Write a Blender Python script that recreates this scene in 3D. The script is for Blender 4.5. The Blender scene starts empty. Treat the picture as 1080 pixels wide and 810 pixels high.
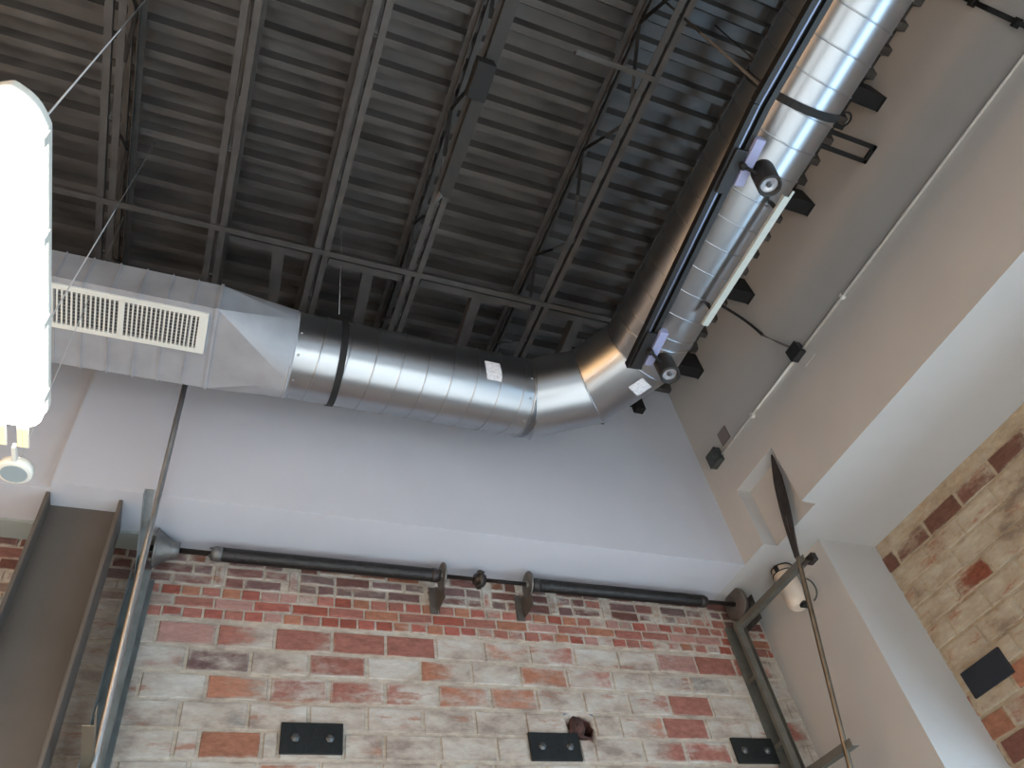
import bpy, bmesh, math, random
from mathutils import Vector, Matrix
C = bpy.context.scene.collection
H0 = 1.6                    # the camera's height above the floor; shapes below are written relative to it
sin, cos, pi = math.sin, math.cos, math.pi
rnd = random.Random(7)

# ------------------------------------------------------------------ materials
def lin(c):
    return tuple(((v/255)/12.92 if v/255 <= .04045 else ((v/255+.055)/1.055)**2.4) for v in c) + (1,)
def mat(name, col, rough=.6, metal=0.0, bump=0.0, bscale=40, var=0.0, vscale=6, rvar=0.0, spec=.5, stretch=None):
    m = bpy.data.materials.new(name); m.use_nodes = True
    nt = m.node_tree; N = nt.nodes; L = nt.links
    b = N['Principled BSDF']
    b.inputs['Base Color'].default_value = lin(col)
    b.inputs['Roughness'].default_value = rough
    b.inputs['Metallic'].default_value = metal
    b.inputs['Specular IOR Level'].default_value = spec
    geo = N.new('ShaderNodeNewGeometry')
    mp = N.new('ShaderNodeMapping'); L.new(geo.outputs['Position'], mp.inputs['Vector'])
    if stretch: mp.inputs['Scale'].default_value = stretch
    if var:
        n = N.new('ShaderNodeTexNoise'); n.inputs['Scale'].default_value = vscale; n.inputs['Detail'].default_value = 6
        L.new(mp.outputs[0], n.inputs['Vector'])
        r = N.new('ShaderNodeMapRange'); r.inputs[1].default_value = .3; r.inputs[2].default_value = .7
        r.inputs[3].default_value = 1-var; r.inputs[4].default_value = 1+var*.6
        L.new(n.outputs[0], r.inputs[0])
        mx = N.new('ShaderNodeMix'); mx.data_type = 'RGBA'; mx.blend_type = 'MULTIPLY'; mx.inputs[0].default_value = 1
        mx.inputs[6].default_value = lin(col)
        L.new(r.outputs[0], mx.inputs[7]); L.new(mx.outputs[2], b.inputs['Base Color'])
        if rvar:
            r2 = N.new('ShaderNodeMapRange'); r2.inputs[1].default_value = .3; r2.inputs[2].default_value = .7
            r2.inputs[3].default_value = max(.02, rough-rvar); r2.inputs[4].default_value = rough+rvar
            L.new(n.outputs[0], r2.inputs[0]); L.new(r2.outputs[0], b.inputs['Roughness'])
    if bump:
        n2 = N.new('ShaderNodeTexNoise'); n2.inputs['Scale'].default_value = bscale; n2.inputs['Detail'].default_value = 5
        L.new(mp.outputs[0], n2.inputs['Vector'])
        bp = N.new('ShaderNodeBump'); bp.inputs['Strength'].default_value = bump; bp.inputs['Distance'].default_value = .01
        L.new(n2.outputs[0], bp.inputs['Height']); L.new(bp.outputs[0], b.inputs['Normal'])
    return m
def emis(name, col, s):
    m = bpy.data.materials.new(name); m.use_nodes = True
    nt = m.node_tree; nt.nodes.clear()
    o = nt.nodes.new('ShaderNodeOutputMaterial'); e = nt.nodes.new('ShaderNodeEmission')
    e.inputs[0].default_value = lin(col); e.inputs[1].default_value = s
    nt.links.new(e.outputs[0], o.inputs[0]); return m

def brick_mat(name, white, rust_amt=1.0):
    m = bpy.data.materials.new(name); m.use_nodes = True
    nt = m.node_tree; N = nt.nodes; L = nt.links; b = N['Principled BSDF']
    b.inputs['Roughness'].default_value = .9; b.inputs['Specular IOR Level'].default_value = .15
    at = N.new('ShaderNodeAttribute'); at.attribute_name = 'brick'      # rgb = the brick's own colour, alpha = how much old paint clings to it
    geo = N.new('ShaderNodeNewGeometry')
    mp = N.new('ShaderNodeMapping'); mp.inputs['Scale'].default_value = (.7, .7, 1.5); L.new(geo.outputs['Position'], mp.inputs['Vector'])
    n = N.new('ShaderNodeTexNoise'); n.inputs['Scale'].default_value = 7; n.inputs['Detail'].default_value = 10; n.inputs['Roughness'].default_value = .74
    L.new(mp.outputs[0], n.inputs['Vector'])
    a = N.new('ShaderNodeMath'); a.operation = 'ADD'; L.new(n.outputs[0], a.inputs[0]); L.new(at.outputs['Alpha'], a.inputs[1])
    r = N.new('ShaderNodeMapRange'); r.inputs[1].default_value = .80; r.inputs[2].default_value = 1.12; r.interpolation_type = 'SMOOTHSTEP'
    L.new(a.outputs[0], r.inputs[0])
    # brick body, mottled
    n2 = N.new('ShaderNodeTexNoise'); n2.inputs['Scale'].default_value = 26; n2.inputs['Detail'].default_value = 8; n2.inputs['Roughness'].default_value = .7
    L.new(mp.outputs[0], n2.inputs['Vector'])
    r2 = N.new('ShaderNodeMapRange'); r2.inputs[1].default_value = .28; r2.inputs[2].default_value = .75; r2.inputs[3].default_value = .66; r2.inputs[4].default_value = 1.3
    L.new(n2.outputs[0], r2.inputs[0])
    mb = N.new('ShaderNodeMix'); mb.data_type = 'RGBA'; mb.blend_type = 'MULTIPLY'; mb.inputs[0].default_value = 1
    L.new(at.outputs['Color'], mb.inputs[6]); L.new(r2.outputs[0], mb.inputs[7])
    # old white paint / lime, with its own stains
    n3 = N.new('ShaderNodeTexNoise'); n3.inputs['Scale'].default_value = 5.5; n3.inputs['Detail'].default_value = 8; n3.inputs['Roughness'].default_value = .62
    L.new(mp.outputs[0], n3.inputs['Vector'])
    cr = N.new('ShaderNodeValToRGB')
    e = cr.color_ramp.elements; e[0].position = .33; e[0].color = lin([v*.74 for v in (white[0], white[1]*.93, white[2]*.9)]); e[1].position = .66; e[1].color = lin(white)
    q = cr.color_ramp.elements.new(.46); q.color = lin([white[0]*.92, white[1]*.88, white[2]*.85])
    L.new(n3.outputs[0], cr.inputs[0])
    mw = N.new('ShaderNodeMix'); mw.data_type = 'RGBA'; mw.blend_type = 'MULTIPLY'; mw.inputs[0].default_value = .45
    L.new(cr.outputs[0], mw.inputs[6]); L.new(r2.outputs[0], mw.inputs[7])
    n4 = N.new('ShaderNodeTexNoise'); n4.inputs['Scale'].default_value = 4.3; n4.inputs['Detail'].default_value = 12; n4.inputs['Roughness'].default_value = .72
    mp4 = N.new('ShaderNodeMapping'); mp4.inputs['Scale'].default_value = (.6, .6, 2.6); mp4.inputs['Location'].default_value = (7, 3, 1); L.new(geo.outputs['Position'], mp4.inputs['Vector']); L.new(mp4.outputs[0], n4.inputs['Vector'])
    r4 = N.new('ShaderNodeMapRange'); r4.inputs[1].default_value = .565; r4.inputs[2].default_value = .64; r4.inputs[4].default_value = .75; L.new(n4.outputs[0], r4.inputs[0])
    mr = N.new('ShaderNodeMix'); mr.data_type = 'RGBA'; mr.inputs[7].default_value = lin((146, 96, 76)); L.new(r4.outputs[0], mr.inputs[0]); L.new(mw.outputs[2], mr.inputs[6]); mw = mr
    mm = N.new('ShaderNodeMix'); mm.data_type = 'RGBA'
    L.new(r.outputs[0], mm.inputs[0]); L.new(mb.outputs[2], mm.inputs[6]); L.new(mw.outputs[2], mm.inputs[7])
    L.new(mm.outputs[2], b.inputs['Base Color'])
    bp = N.new('ShaderNodeBump'); bp.inputs['Strength'].default_value = .55; bp.inputs['Distance'].default_value = .008
    L.new(n2.outputs[0], bp.inputs['Height']); L.new(bp.outputs[0], b.inputs['Normal'])
    return m

M = {}
M['brick'] = brick_mat('old_brick', (184, 179, 173))
M['brick_r'] = brick_mat('painted_brick', (176, 168, 152))
M['white'] = mat('white_drywall', (186, 187, 195), .75, bump=.08, bscale=120, var=.03, vscale=3)
M['beige'] = mat('warm_white_drywall', (180, 177, 175), .8, bump=.08, bscale=120, var=.03, vscale=3)
M['deck'] = mat('dark_painted_steel_deck', (72, 69, 67), .42, .1, bump=.2, bscale=25, var=.5, vscale=7, rvar=.12, stretch=(.4, 1, 1))
M['dark_steel'] = mat('dark_painted_steel', (66, 63, 61), .55, .1, var=.3, vscale=12)
M['darker_steel'] = mat('darker_painted_steel', (40, 38, 36), .6, .1, var=.3, vscale=12)  # darker tone of the painted steel, for the hanging channel
M['black'] = mat('black_steel', (14, 14, 15), .75, 0, bump=.1, bscale=80)
M['galv'] = mat('galvanized_sheet', (168, 171, 176), .29, 1.0)
M['galv_box'] = mat('dull_galvanized_sheet', (166, 168, 174), .68, .45, bump=.04, bscale=6, var=.12, vscale=9, rvar=.08)
M['track'] = mat('galvanized_track_steel', (132, 138, 138), .45, .7, bump=.05, var=.2, vscale=14, rvar=.1)
M['track_old'] = mat('dull_dusty_track', (106, 104, 97), .55, .35, var=.2, vscale=12)
M['track_light'] = mat('pale_zinc_steel', (150, 152, 152), .5, .4, var=.15, vscale=14)
M['tube'] = mat('bright_zinc_tube', (190, 190, 190), .3, .95, var=.1, vscale=20)
M['old_tube'] = mat('tarnished_steel_tube', (120, 112, 100), .32, .9, var=.3, vscale=10)
M['rod_steel'] = mat('oiled_steel', (62, 56, 54), .5, .5, var=.25, vscale=20)
M['spring'] = mat('oiled_black_spring', (52, 49, 48), .42, .6, bump=.5, bscale=60, var=.2, vscale=18)
M['cast'] = mat('cast_aluminium', (118, 116, 114), .5, .7, bump=.2, bscale=60, var=.3, vscale=20)
M['cast_old'] = mat('dull_cast_metal', (96, 90, 86), .6, .4, bump=.2, bscale=60, var=.3, vscale=14)
M['grille'] = mat('white_enamel', (214, 214, 208), .4)
M['gap_shade'] = mat('gap_shade_grey', (70, 72, 74), .6)  # painted shade of the gaps behind the grille vanes
M['plate_lens'] = mat('milky_grey_lens', (150, 162, 168), .3)
M['paper'] = mat('paper', (214, 212, 216), .8, var=.22, vscale=70)
M['rail'] = mat('black_aluminium_track', (18, 16, 17), .5, 0)
M['rail_lip'] = mat('bare_aluminium_lip', (140, 145, 165), .3, .9)
M['housing'] = mat('textured_black_lamp_housing', (30, 28, 27), .5, .1, bump=.3, bscale=240)
M['adapter'] = mat('pale_lilac_grey_plastic', (138, 142, 176), .45)
M['lens'] = mat('lamp_reflector', (190, 190, 196), .22, .8)
M['lens_dark'] = mat('lamp_core', (70, 70, 74), .3, .4)
M['white_metal'] = mat('white_powder_coat', (176, 180, 174), .45)
M['conduit'] = mat('painted_conduit', (214, 210, 204), .5)
M['box'] = mat('dark_grey_box', (52, 52, 54), .5, .3, var=.25, vscale=30)
M['box_old'] = mat('grey_zinc_box', (80, 84, 82), .5, .5, var=.35, vscale=30)
M['plate'] = mat('light_wall_plate', (150, 145, 142), .5)
M['plate_grey'] = mat('grey_wall_plate', (118, 108, 106), .5)
M['anchor'] = mat('black_iron_plate', (30, 33, 34), .6, .35, bump=.25, bscale=70, var=.3, vscale=16)
M['anchor_blue'] = mat('blue_black_iron_plate', (36, 42, 52), .6, .3, bump=.2, bscale=70)
M['bolt'] = mat('bolt_steel', (88, 90, 92), .45, .6)
M['column'] = mat('brown_grey_painted_steel', (92, 84, 78), .6, .1, bump=.06, bscale=60, var=.08, vscale=5)
M['rust'] = mat('rusty_cavity', (74, 48, 42), .9, bump=.6, bscale=30, var=.6, vscale=22)
M['tan'] = mat('tan_painted_bracket', (124, 112, 96), .5, .3)
M['pvc'] = mat('white_pipe', (214, 200, 186), .45)
M['floor'] = mat('grey_concrete_floor', (176, 174, 172), .55, bump=.05, var=.12, vscale=1.5)
M['room'] = mat('off_white_room_wall', (196, 192, 188), .8)
M['warm_wall'] = mat('warm_tan_wall', (206, 166, 118), .6, var=.15, vscale=4)  # unseen left wall, tan invented so the duct reflects gold
M['frame'] = mat('dark_window_frame', (50, 50, 52), .5, .3)
M['cable'] = mat('galvanized_wire', (190, 190, 190), .5, .2)
M['lamp_body'] = mat('white_lamp_body', (225, 222, 212), .4)
M['green_grey'] = mat('grey_green_trim', (150, 158, 156), .7)

# ------------------------------------------------------------------ mesh helpers
def box(bm, x0, x1, y0, y1, z0, z1):
    v = [bm.verts.new((x, y, z)) for z in (z0, z1) for y in (y0, y1) for x in (x0, x1)]
    for f in ((0,2,3,1),(4,5,7,6),(0,1,5,4),(2,6,7,3),(0,4,6,2),(1,3,7,5)): bm.faces.new([v[i] for i in f])
def frame_of(d, up=None):
    d = Vector(d).normalized(); up = Vector(up) if up else Vector((0, 0, 1))
    if abs(d.dot(up)) > .98: up = Vector((1, 0, 0))
    a = d.cross(up).normalized(); b = a.cross(d).normalized(); return a, b
def bar(bm, p, q, w, h, up=None):
    p, q = Vector(p), Vector(q); a, b = frame_of(q-p, up)
    v = [bm.verts.new(o + a*sx*w/2 + b*sy*h/2) for o in (p, q) for sx, sy in ((-1,-1),(1,-1),(1,1),(-1,1))]
    for f in ((3,2,1,0),(4,5,6,7),(0,1,5,4),(1,2,6,5),(2,3,7,6),(3,0,4,7)): bm.faces.new([v[i] for i in f])
def profile(bm, pts, p, q, up=None, closed=True):
    """extrude a 2-D outline (a, b) from p to q"""
    p, q = Vector(p), Vector(q); a, b = frame_of(q-p, up)
    r = [[bm.verts.new(o + a*u + b*w) for u, w in pts] for o in (p, q)]
    n = len(pts)
    for i in range(n): bm.faces.new((r[0][i], r[0][(i+1) % n], r[1][(i+1) % n], r[1][i]))
    bm.faces.new(list(reversed(r[0]))); bm.faces.new(r[1])
def tube(bm, pts, r, n=12, caps=True, rs=None):
    pts = [Vector(p) for p in pts]; rings = []; prev = None
    for i, p in enumerate(pts):
        d = (pts[min(i+1, len(pts)-1)] - pts[max(i-1, 0)])
        a, b = frame_of(d) if prev is None else (None, None)
        if prev is not None:
            dn = d.normalized(); a = (prev - dn*prev.dot(dn)).normalized(); b = dn.cross(a)
        prev = a; rr = rs[i] if rs else r
        rings.append([bm.verts.new(p + a*cos(2*pi*k/n)*rr + b*sin(2*pi*k/n)*rr) for k in range(n)])
    for i in range(len(rings)-1):
        for k in range(n):
            f = bm.faces.new((rings[i][k], rings[i][(k+1) % n], rings[i+1][(k+1) % n], rings[i+1][k])); f.smooth = True
    if caps: bm.faces.new(list(reversed(rings[0]))); bm.faces.new(rings[-1])
def lathe(bm, p, axis, prof, n=24):
    """prof = [(distance along axis, radius)]"""
    p = Vector(p); d = Vector(axis).normalized()
    tube_pts = []; a, b = frame_of(d); rings = []
    for t, r in prof:
        rings.append([bm.verts.new(p + d*t + (a*cos(2*pi*k/n) + b*sin(2*pi*k/n))*max(r, 1e-4)) for k in range(n)])
    for i in range(len(rings)-1):
        for k in range(n):
            f = bm.faces.new((rings[i][k], rings[i][(k+1) % n], rings[i+1][(k+1) % n], rings[i+1][k])); f.smooth = True
    bm.faces.new(list(reversed(rings[0]))); bm.faces.new(rings[-1])
def bm_(): return bmesh.new()
def obj(name, bm, m, parent=None, bevel=0, origin=None, smooth=None):
    bmesh.ops.recalc_face_normals(bm, faces=bm.faces)
    if parent is not None: o0 = parent['_o'] ; o0 = Vector(o0)
    elif origin is not None: o0 = Vector(origin)
    else:
        xs = [v.co.x for v in bm.verts]; ys = [v.co.y for v in bm.verts]; zs = [v.co.z for v in bm.verts]
        o0 = Vector(((min(xs)+max(xs))/2, (min(ys)+max(ys))/2, min(zs)))
    for v in bm.verts: v.co -= o0
    me = bpy.data.meshes.new(name); bm.to_mesh(me); bm.free()
    me.materials.append(m)
    o = bpy.data.objects.new(name, me); C.objects.link(o)
    if parent is not None: o.parent = parent
    else: o.location = o0 + Vector((0, 0, H0))
    o['_o'] = tuple(o0)
    if bevel:
        b = o.modifiers.new('bevel', 'BEVEL'); b.width = bevel; b.segments = 2; b.limit_method = 'ANGLE'; b.angle_limit = .6
    return o
def thing(name, label, cat, loc, group=None):
    o = bpy.data.objects.new(name, None); C.objects.link(o); o.empty_display_size = .1
    o.location = Vector(loc) + Vector((0, 0, H0)); o['_o'] = tuple(loc)
    return tag(o, label, cat, group)
def tag(o, label, cat, group=None):
    o['label'] = label; o['category'] = cat
    if group: o['group'] = group
    return o
def struct(name, bm, m, **k):
    o = obj(name, bm, m, **k); o['kind'] = 'structure'; return o
def kids(o): return [c for c in C.objects if c.parent == o]
def dup(root, delta, label, rotz=None):
    r = root.copy(); C.objects.link(r); r.location = root.location + Vector(delta); r['label'] = label
    if rotz is not None: r.rotation_euler = (0, 0, rotz)
    for ch in kids(root):
        c = ch.copy(); C.objects.link(c); c.parent = r
        for g in kids(ch):
            d = g.copy(); C.objects.link(d); d.parent = c
    return r

# ------------------------------------------------------------------ camera
cam = bpy.data.cameras.new('camera'); co = bpy.data.objects.new('camera', cam); C.objects.link(co)
yaw, pitch, roll = .530056, .836486, -.219696
fw = Vector((sin(yaw)*cos(pitch), cos(yaw)*cos(pitch), sin(pitch)))
r0 = Vector((cos(yaw), -sin(yaw), 0)); u0 = r0.cross(fw)
rt = r0*cos(roll) + u0*sin(roll); up = -r0*sin(roll) + u0*cos(roll)
mw = Matrix((rt, up, -fw)).transposed().to_4x4(); mw.translation = (0, 0, H0)
co.matrix_world = mw
cam.sensor_width = 36; cam.lens = 801.886/1080*36; cam.clip_start = .05
bpy.context.scene.camera = co

# ------------------------------------------------------------------ the room
XL, XR, YF, YB, ZF, ZD = -5.0, 4.535, -6.0, 4.0, -1.6, 4.78
bm = bm_(); box(bm, XL-.2, XR+.3, YF-.2, YB+.3, ZF-.1, ZF); struct('floor', bm, M['floor'])
bm = bm_(); box(bm, XL-.2, XL, YF-.2, YB+.3, ZF, ZD+.13); struct('wall_left', bm, M['warm_wall'])

# deck: narrow ribs hanging down between wide flats, running left to right
bm = bm_(); P = .161; ys = []; y = .251-P*42
while y < 4.3:
    ys += [(y-.040, ZD+.075), (y-.022, ZD), (y+.022, ZD), (y+.040, ZD+.075)]; y += P
ra = [(bm.verts.new((XL-.1, a, z)), bm.verts.new((3.75, a, z)), bm.verts.new((3.75, a, z+.02)), bm.verts.new((XL-.1, a, z+.02))) for a, z in ys]
for i in range(len(ra)-1):
    for k in range(4):
        bm.faces.new((ra[i][k], ra[i+1][k], ra[i+1][(k+1) % 4], ra[i][(k+1) % 4]))
struct('ceiling', bm, M['deck'])
bm = bm_(); box(bm, XL-.2, XR+.3, YF-.3, YB+.3, ZD+.12, ZD+.19); struct('ceiling_backing', bm, M['dark_steel'])  # unseen backing panel lying above the deck

# brick walls -------------------------------------------------------------
def brickwall(bm, rows, place, lay):
    """rows: [(z0, z1, [(a0, a1, colour, wash left, wash right), ...])]; place(a, depth, z) gives the point"""
    for z0, z1, bs in rows:
        for a0, a1, c, wl, wr in bs:
            g = .004; d = -.007 - rnd.random()*.004; k = rnd.uniform(-.0015, .0015)
            outer = [(a0, 0, z0), (a1, 0, z0), (a1, 0, z1), (a0, 0, z1)]
            inner = [(a0+g, d, z0+g+k), (a1-g, d, z0+g-k), (a1-g, d, z1-g-k), (a0+g, d, z1-g+k)]
            vo = [bm.verts.new(place(*p)) for p in outer]; vi = [bm.verts.new(place(*p)) for p in inner]
            j = rnd.uniform(.86, 1.12); cc = [v*j for v in lin(c)[:3]]
            for i, v in enumerate(vo+vi): v[lay] = (*cc, (wl, wr, wr, wl)[i % 4] + rnd.uniform(-.03, .03))
            for v in vi: v[lay] = (*v[lay][:3], v[lay][3] + rnd.uniform(.02, .24))
            for v in vo: v[lay] = (*v[lay][:3], v[lay][3] + .3)
            e = .016 if z1-z0 > .1 else .009
            core = [(a0+g+e, d, z0+g+e), (a1-g-e, d, z0+g+e), (a1-g-e, d, z1-g-e), (a0+g+e, d, z1-g-e)]
            if a1-a0 > .05:
                vc = [bm.verts.new(place(*p)) for p in core]
                for i, v in enumerate(vc): v[lay] = (*cc, (wl, wr, wr, wl)[i] + rnd.uniform(-.06, .06))
                bm.faces.new(vc)
                for i in range(4): bm.faces.new((vi[i], vi[(i+1) % 4], vc[(i+1) % 4], vc[i]))
            else: bm.faces.new(vi)
            for i in range(4): bm.faces.new((vo[i], vo[(i+1) % 4], vi[(i+1) % 4], vi[i]))
def plane(bm, pts, lay, c, w):
    vs = [bm.verts.new(p) for p in pts]
    for v in vs: v[lay] = (*lin(c)[:3], w)
    bm.faces.new(vs)
RED = (148, 99, 88); ORG = (155, 106, 86); PNK = (160, 122, 114); DRK = (104, 72, 66); PUR = (110, 84, 82); BRN = (128, 84, 66); GRY = (134, 130, 126); TAN = (160, 140, 118); CRM = (190, 172, 150)
def strip(xs, kinds, gap=.017):
    return [(xs[i]+gap/2, xs[i+1]-gap/2, *k) for i, k in enumerate(kinds) if k]
W = lambda: (PNK, rnd.uniform(.66, .9), rnd.uniform(.66, .9))
rows = []
def tilerow(z0, z1, xs, kinds, seedoff):
    lo = [xs[0]-.31*k for k in range(4, 0, -1)] + list(xs)
    kk = [((140, 128, 120), .62, .66) for _ in range(4)] + list(kinds)
    while lo[-1] < 4.0:
        lo.append(min(lo[-1]+.314, 4.0)); kk.append(W() if rnd.random() < .6 else (RED, .25, .5))
    rows.append((z0, z1, strip(lo, kk)))
tilerow(2.369, 2.495, [-.46, -.143, .163, .472, .792, 1.108, 1.416, 1.727, 2.035, 2.348, 2.667, 2.965, 3.285, 3.604],
        [W(), (PNK, .2, .3), (RED, .2, .72), (RED, .12, .35), (RED, .18, .16), (RED, .2, .15), (GRY, .75, .85), (ORG, .5, .62), (RED, .68, .32), (PUR, .72, .78), (RED, .7, .62), (PNK, .25, .25), (RED, .1, .16)], 0)
tilerow(2.221, 2.345, [-.3, .027, .355, .667, .994, 1.31, 1.628, 1.945, 2.262, 2.591, 2.866, 3.185, 3.498],
        [(PNK, .62, .55), (PUR, .45, .42), (PUR, .7, .6), (RED, .35, .38), (GRY, .85, .82), (ORG, .3, .82), (PNK, .85, .86), (ORG, .42, .4), (RED, .66, .42), (GRY, .72, .78), (PUR, .62, .55), (GRY, .5, .5)], 1)
tilerow(2.07, 2.197, [-.17, .15, .468, .783, 1.099, 1.407, 1.731, 2.028, 2.346, 2.666, 2.969, 3.288],
        [(PNK, .72, .72), (ORG, .14, .58), (RED, .38, .46), (RED, .3, .48), (RED, .3, .86), (ORG, .35, .6), (ORG, .48, .42), (PNK, .84, .84), (GRY, .74, .8), (RED, .75, .42), (RED, .18, .2)], 2)
tilerow(1.92, 2.048, [-.27, .043, .373, .682, .992, 1.307, 1.616, 1.933, 2.19, 2.385, 2.56, 2.877, 3.197],
        [(PNK, .78, .66), (GRY, .85, .5), (CRM, .8, .62), (GRY, .78, .75), (PNK, .74, .56), (GRY, .8, .85), (PNK, .78, .66), (PNK, .84, .84), None, (GRY, .84, .88), (ORG, .8, .38), (RED, .2, .2)], 3)
tilerow(1.772, 1.899, [-.27, .045, .156, .455, .539, .868, 1.085, 1.397, 1.73, 1.93, 2.254, 2.348, 2.676, 2.977, 3.309],
        [(BRN, .62, .72), (CRM, .7, .8), (ORG, .2, .25), (GRY, .6, .6), W(), (ORG, .58, .5), W(), W(), (PNK, .72, .7), W(), W(), (PUR, .68, .62), (RED, .6, .3), (RED, .35, .4)], 4)
z = 1.624
for i in range(22):
    x = -.5 + (.15 if i % 2 else 0); xs = [x+.314*k for k in range(15)]
    tilerow(z, z+.127, xs, [(ORG, .3, .5) if rnd.random() < .38 else W() for _ in range(14)], 5); z -= .148
def small(z0, z1, x0, kinds, palette, jit=.012):
    x = x0; out = []; 
    for k in range(60):
        w = .108 if kinds[k % len(kinds)] == 'h' else .216
        c, wash = palette(x, k)
        out.append((x+.006, min(x+w-.006, 4.0), c, wash, wash+rnd.uniform(-.05, .1)))
        x += w + rnd.uniform(-.003, .003)
        if x > 3.97: break
    rows.append((z0, z1, out))
def p_red(x, k):
    if x < -.3: return (140, 120, 112), .55
    return rnd.choice([RED, RED, (152, 90, 80), ORG, (142, 80, 68), PNK, (150, 98, 88)]), rnd.choice([.05, .1, .15, .25, .42]) + (.12 if x > 2.2 else 0)
def p_red2(x, k): 
    c, w = p_red(x, k); return c, w*.6
def p_drk(x, k):
    return rnd.choice([PUR, DRK, DRK, BRN, (120, 84, 78), (112, 92, 88)] + ([RED] if x > 2.4 else [])), rnd.choice([.15, .3, .4])
small(2.531, 2.589, -1.22, 'h', p_red); small(2.599, 2.658, -1.17, 's', p_red2); small(2.669, 2.728, -1.25, 'h', p_red)
# the upper three courses, broken by upright filler bricks
sold = [.125, .55, 1.40, 1.79, 2.05, 2.275, 2.68, 3.10, 3.52]
for z0, z1, x0 in ((2.741, 2.801, -1.2), (2.812, 2.874, -1.1), (2.886, 2.948, -1.25)):
    x = x0; out = []
    while x < 3.97:
        w = .216 if rnd.random() < .62 else .108
        nx = min([s for s in sold if s > x-.02] + [9])
        if x+w > nx-.03: w = nx-.03-x
        if w > .04:
            c, wash = p_drk(x, 0); out.append((x+.006, min(x+w-.006, 4.0), c, wash, wash))
        x += max(w, .0)
        if x >= nx-.031: x = nx+.035
    rows.append((z0, z1, out))
for s in sold: rows.append((2.741, 2.885, [(s-.026, s+.026, rnd.choice([PNK, BRN, TAN, (150, 90, 74)]), .45, .5)]))
bm = bm_(); lay = bm.verts.layers.float_color.new('brick')
place = lambda a, d, z: (a, YB+d, z)
brickwall(bm, rows, place, lay)
MORT = (178, 166, 152)
# mortar face with a broken hole in it
def mort(x0, x1, z0, z1): plane(bm, [(x0, YB, z0), (x1, YB, z0), (x1, YB, z1), (x0, YB, z1)], lay, MORT, .42)
hx0, hx1, hz0, hz1 = 2.19, 2.39, 1.86, 2.06
mort(XL, hx0, ZF, ZD+.13); mort(hx1, XR+.2, ZF, ZD+.13); mort(hx0, hx1, ZF, hz0); mort(hx0, hx1, hz1, ZD+.13)
n = 20; outer = []; inn = []; back = []
hc = (2.29, 1.965)
for k in range(n):
    a = 2*pi*k/n; dx, dz = cos(a), sin(a); t = min(abs(.1/dx) if abs(dx) > 1e-6 else 9, abs(.095/dz) if abs(dz) > 1e-6 else 9)
    ox, oz = max(hx0, min(hx1, hc[0]+dx*t)), max(hz0, min(hz1, hc[1]+dz*t*1.06))
    r = rnd.uniform(.7, .93)*min(t, .1)
    outer.append((ox, YB, oz)); inn.append((hc[0]+dx*r, YB+.006, hc[1]+dz*r*.85)); back.append((hc[0]+dx*r*.75+.01, YB+.11, hc[1]+dz*r*.6-.015))
vo = [bm.verts.new(p) for p in outer]; vi = [bm.verts.new(p) for p in inn]; vb = [bm.verts.new(p) for p in back]
for v in vo: v[lay] = (*lin(MORT)[:3], .5)
for v in vi: v[lay] = (*lin((70, 44, 38))[:3], .2)
for v in vb: v[lay] = (*lin((40, 24, 22))[:3], -.4)
for k in range(n):
    j = (k+1) % n
    bm.faces.new((vo[k], vo[j], vi[j], vi[k])); bm.faces.new((vi[k], vi[j], vb[j], vb[k]))
bm.faces.new(vb)
struct('wall_back', bm, M['brick'])

# right-hand brick wall (rows run towards the camera)
rows = []
def rowR(z0, z1, kind, off, L_=.31):
    y = YB - off; out = []
    while y > YF:
        out.append((y-L_+.009, y-.009, *kind(y))); y -= L_
    rows.append((z0, z1, out))
def pale(y): return ((140, 96, 76), rnd.uniform(.56, .85), rnd.uniform(.56, .85))
rowR(2.722, 2.84, lambda y: ((108, 78, 68), rnd.uniform(.1, .45), rnd.uniform(.1, .45)), .35+.0)
z = 2.575
i = 0
while z > ZF:
    if 1.25 < z < 1.75: kk = lambda y: (rnd.choice([(132, 82, 70), (150, 106, 86), (114, 78, 70)]), rnd.uniform(.1, .62), rnd.uniform(.1, .62))
    elif 2.2 < z < 2.35: kk = lambda y: ((120, 72, 56), .3, .5) if 2.6 < y < 2.9 else pale(y)
    else: kk = pale
    rowR(z, z+.127, kk, .11 if i % 2 else .26); z -= .148; i += 1
bm = bm_(); lay = bm.verts.layers.float_color.new('brick')
placeR = lambda a, d, z: (XR+d, a, z)
brickwall(bm, rows, placeR, lay)
WY0, WY1, WZ0, WZ1 = -4.2, 3.05, -1.1, 1.30      # tall window in this wall, beside and behind the camera
def mortR(y0, y1, z0, z1): plane(bm, [(XR, y0, z0), (XR, y1, z0), (XR, y1, z1), (XR, y0, z1)], lay, (168, 152, 130), .5)
for v in [v for v in bm.verts if WY0-.05 < v.co.y < WY1+.05 and WZ0-.05 < v.co.z < WZ1+.05]: bm.verts.remove(v)
mortR(YF, WY0, ZF, ZD+.13); mortR(WY1, YB+.2, ZF, ZD+.13); mortR(WY0, WY1, ZF, WZ0); mortR(WY0, WY1, WZ1, ZD+.13)
struct('wall_right', bm, M['brick_r'])

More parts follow.
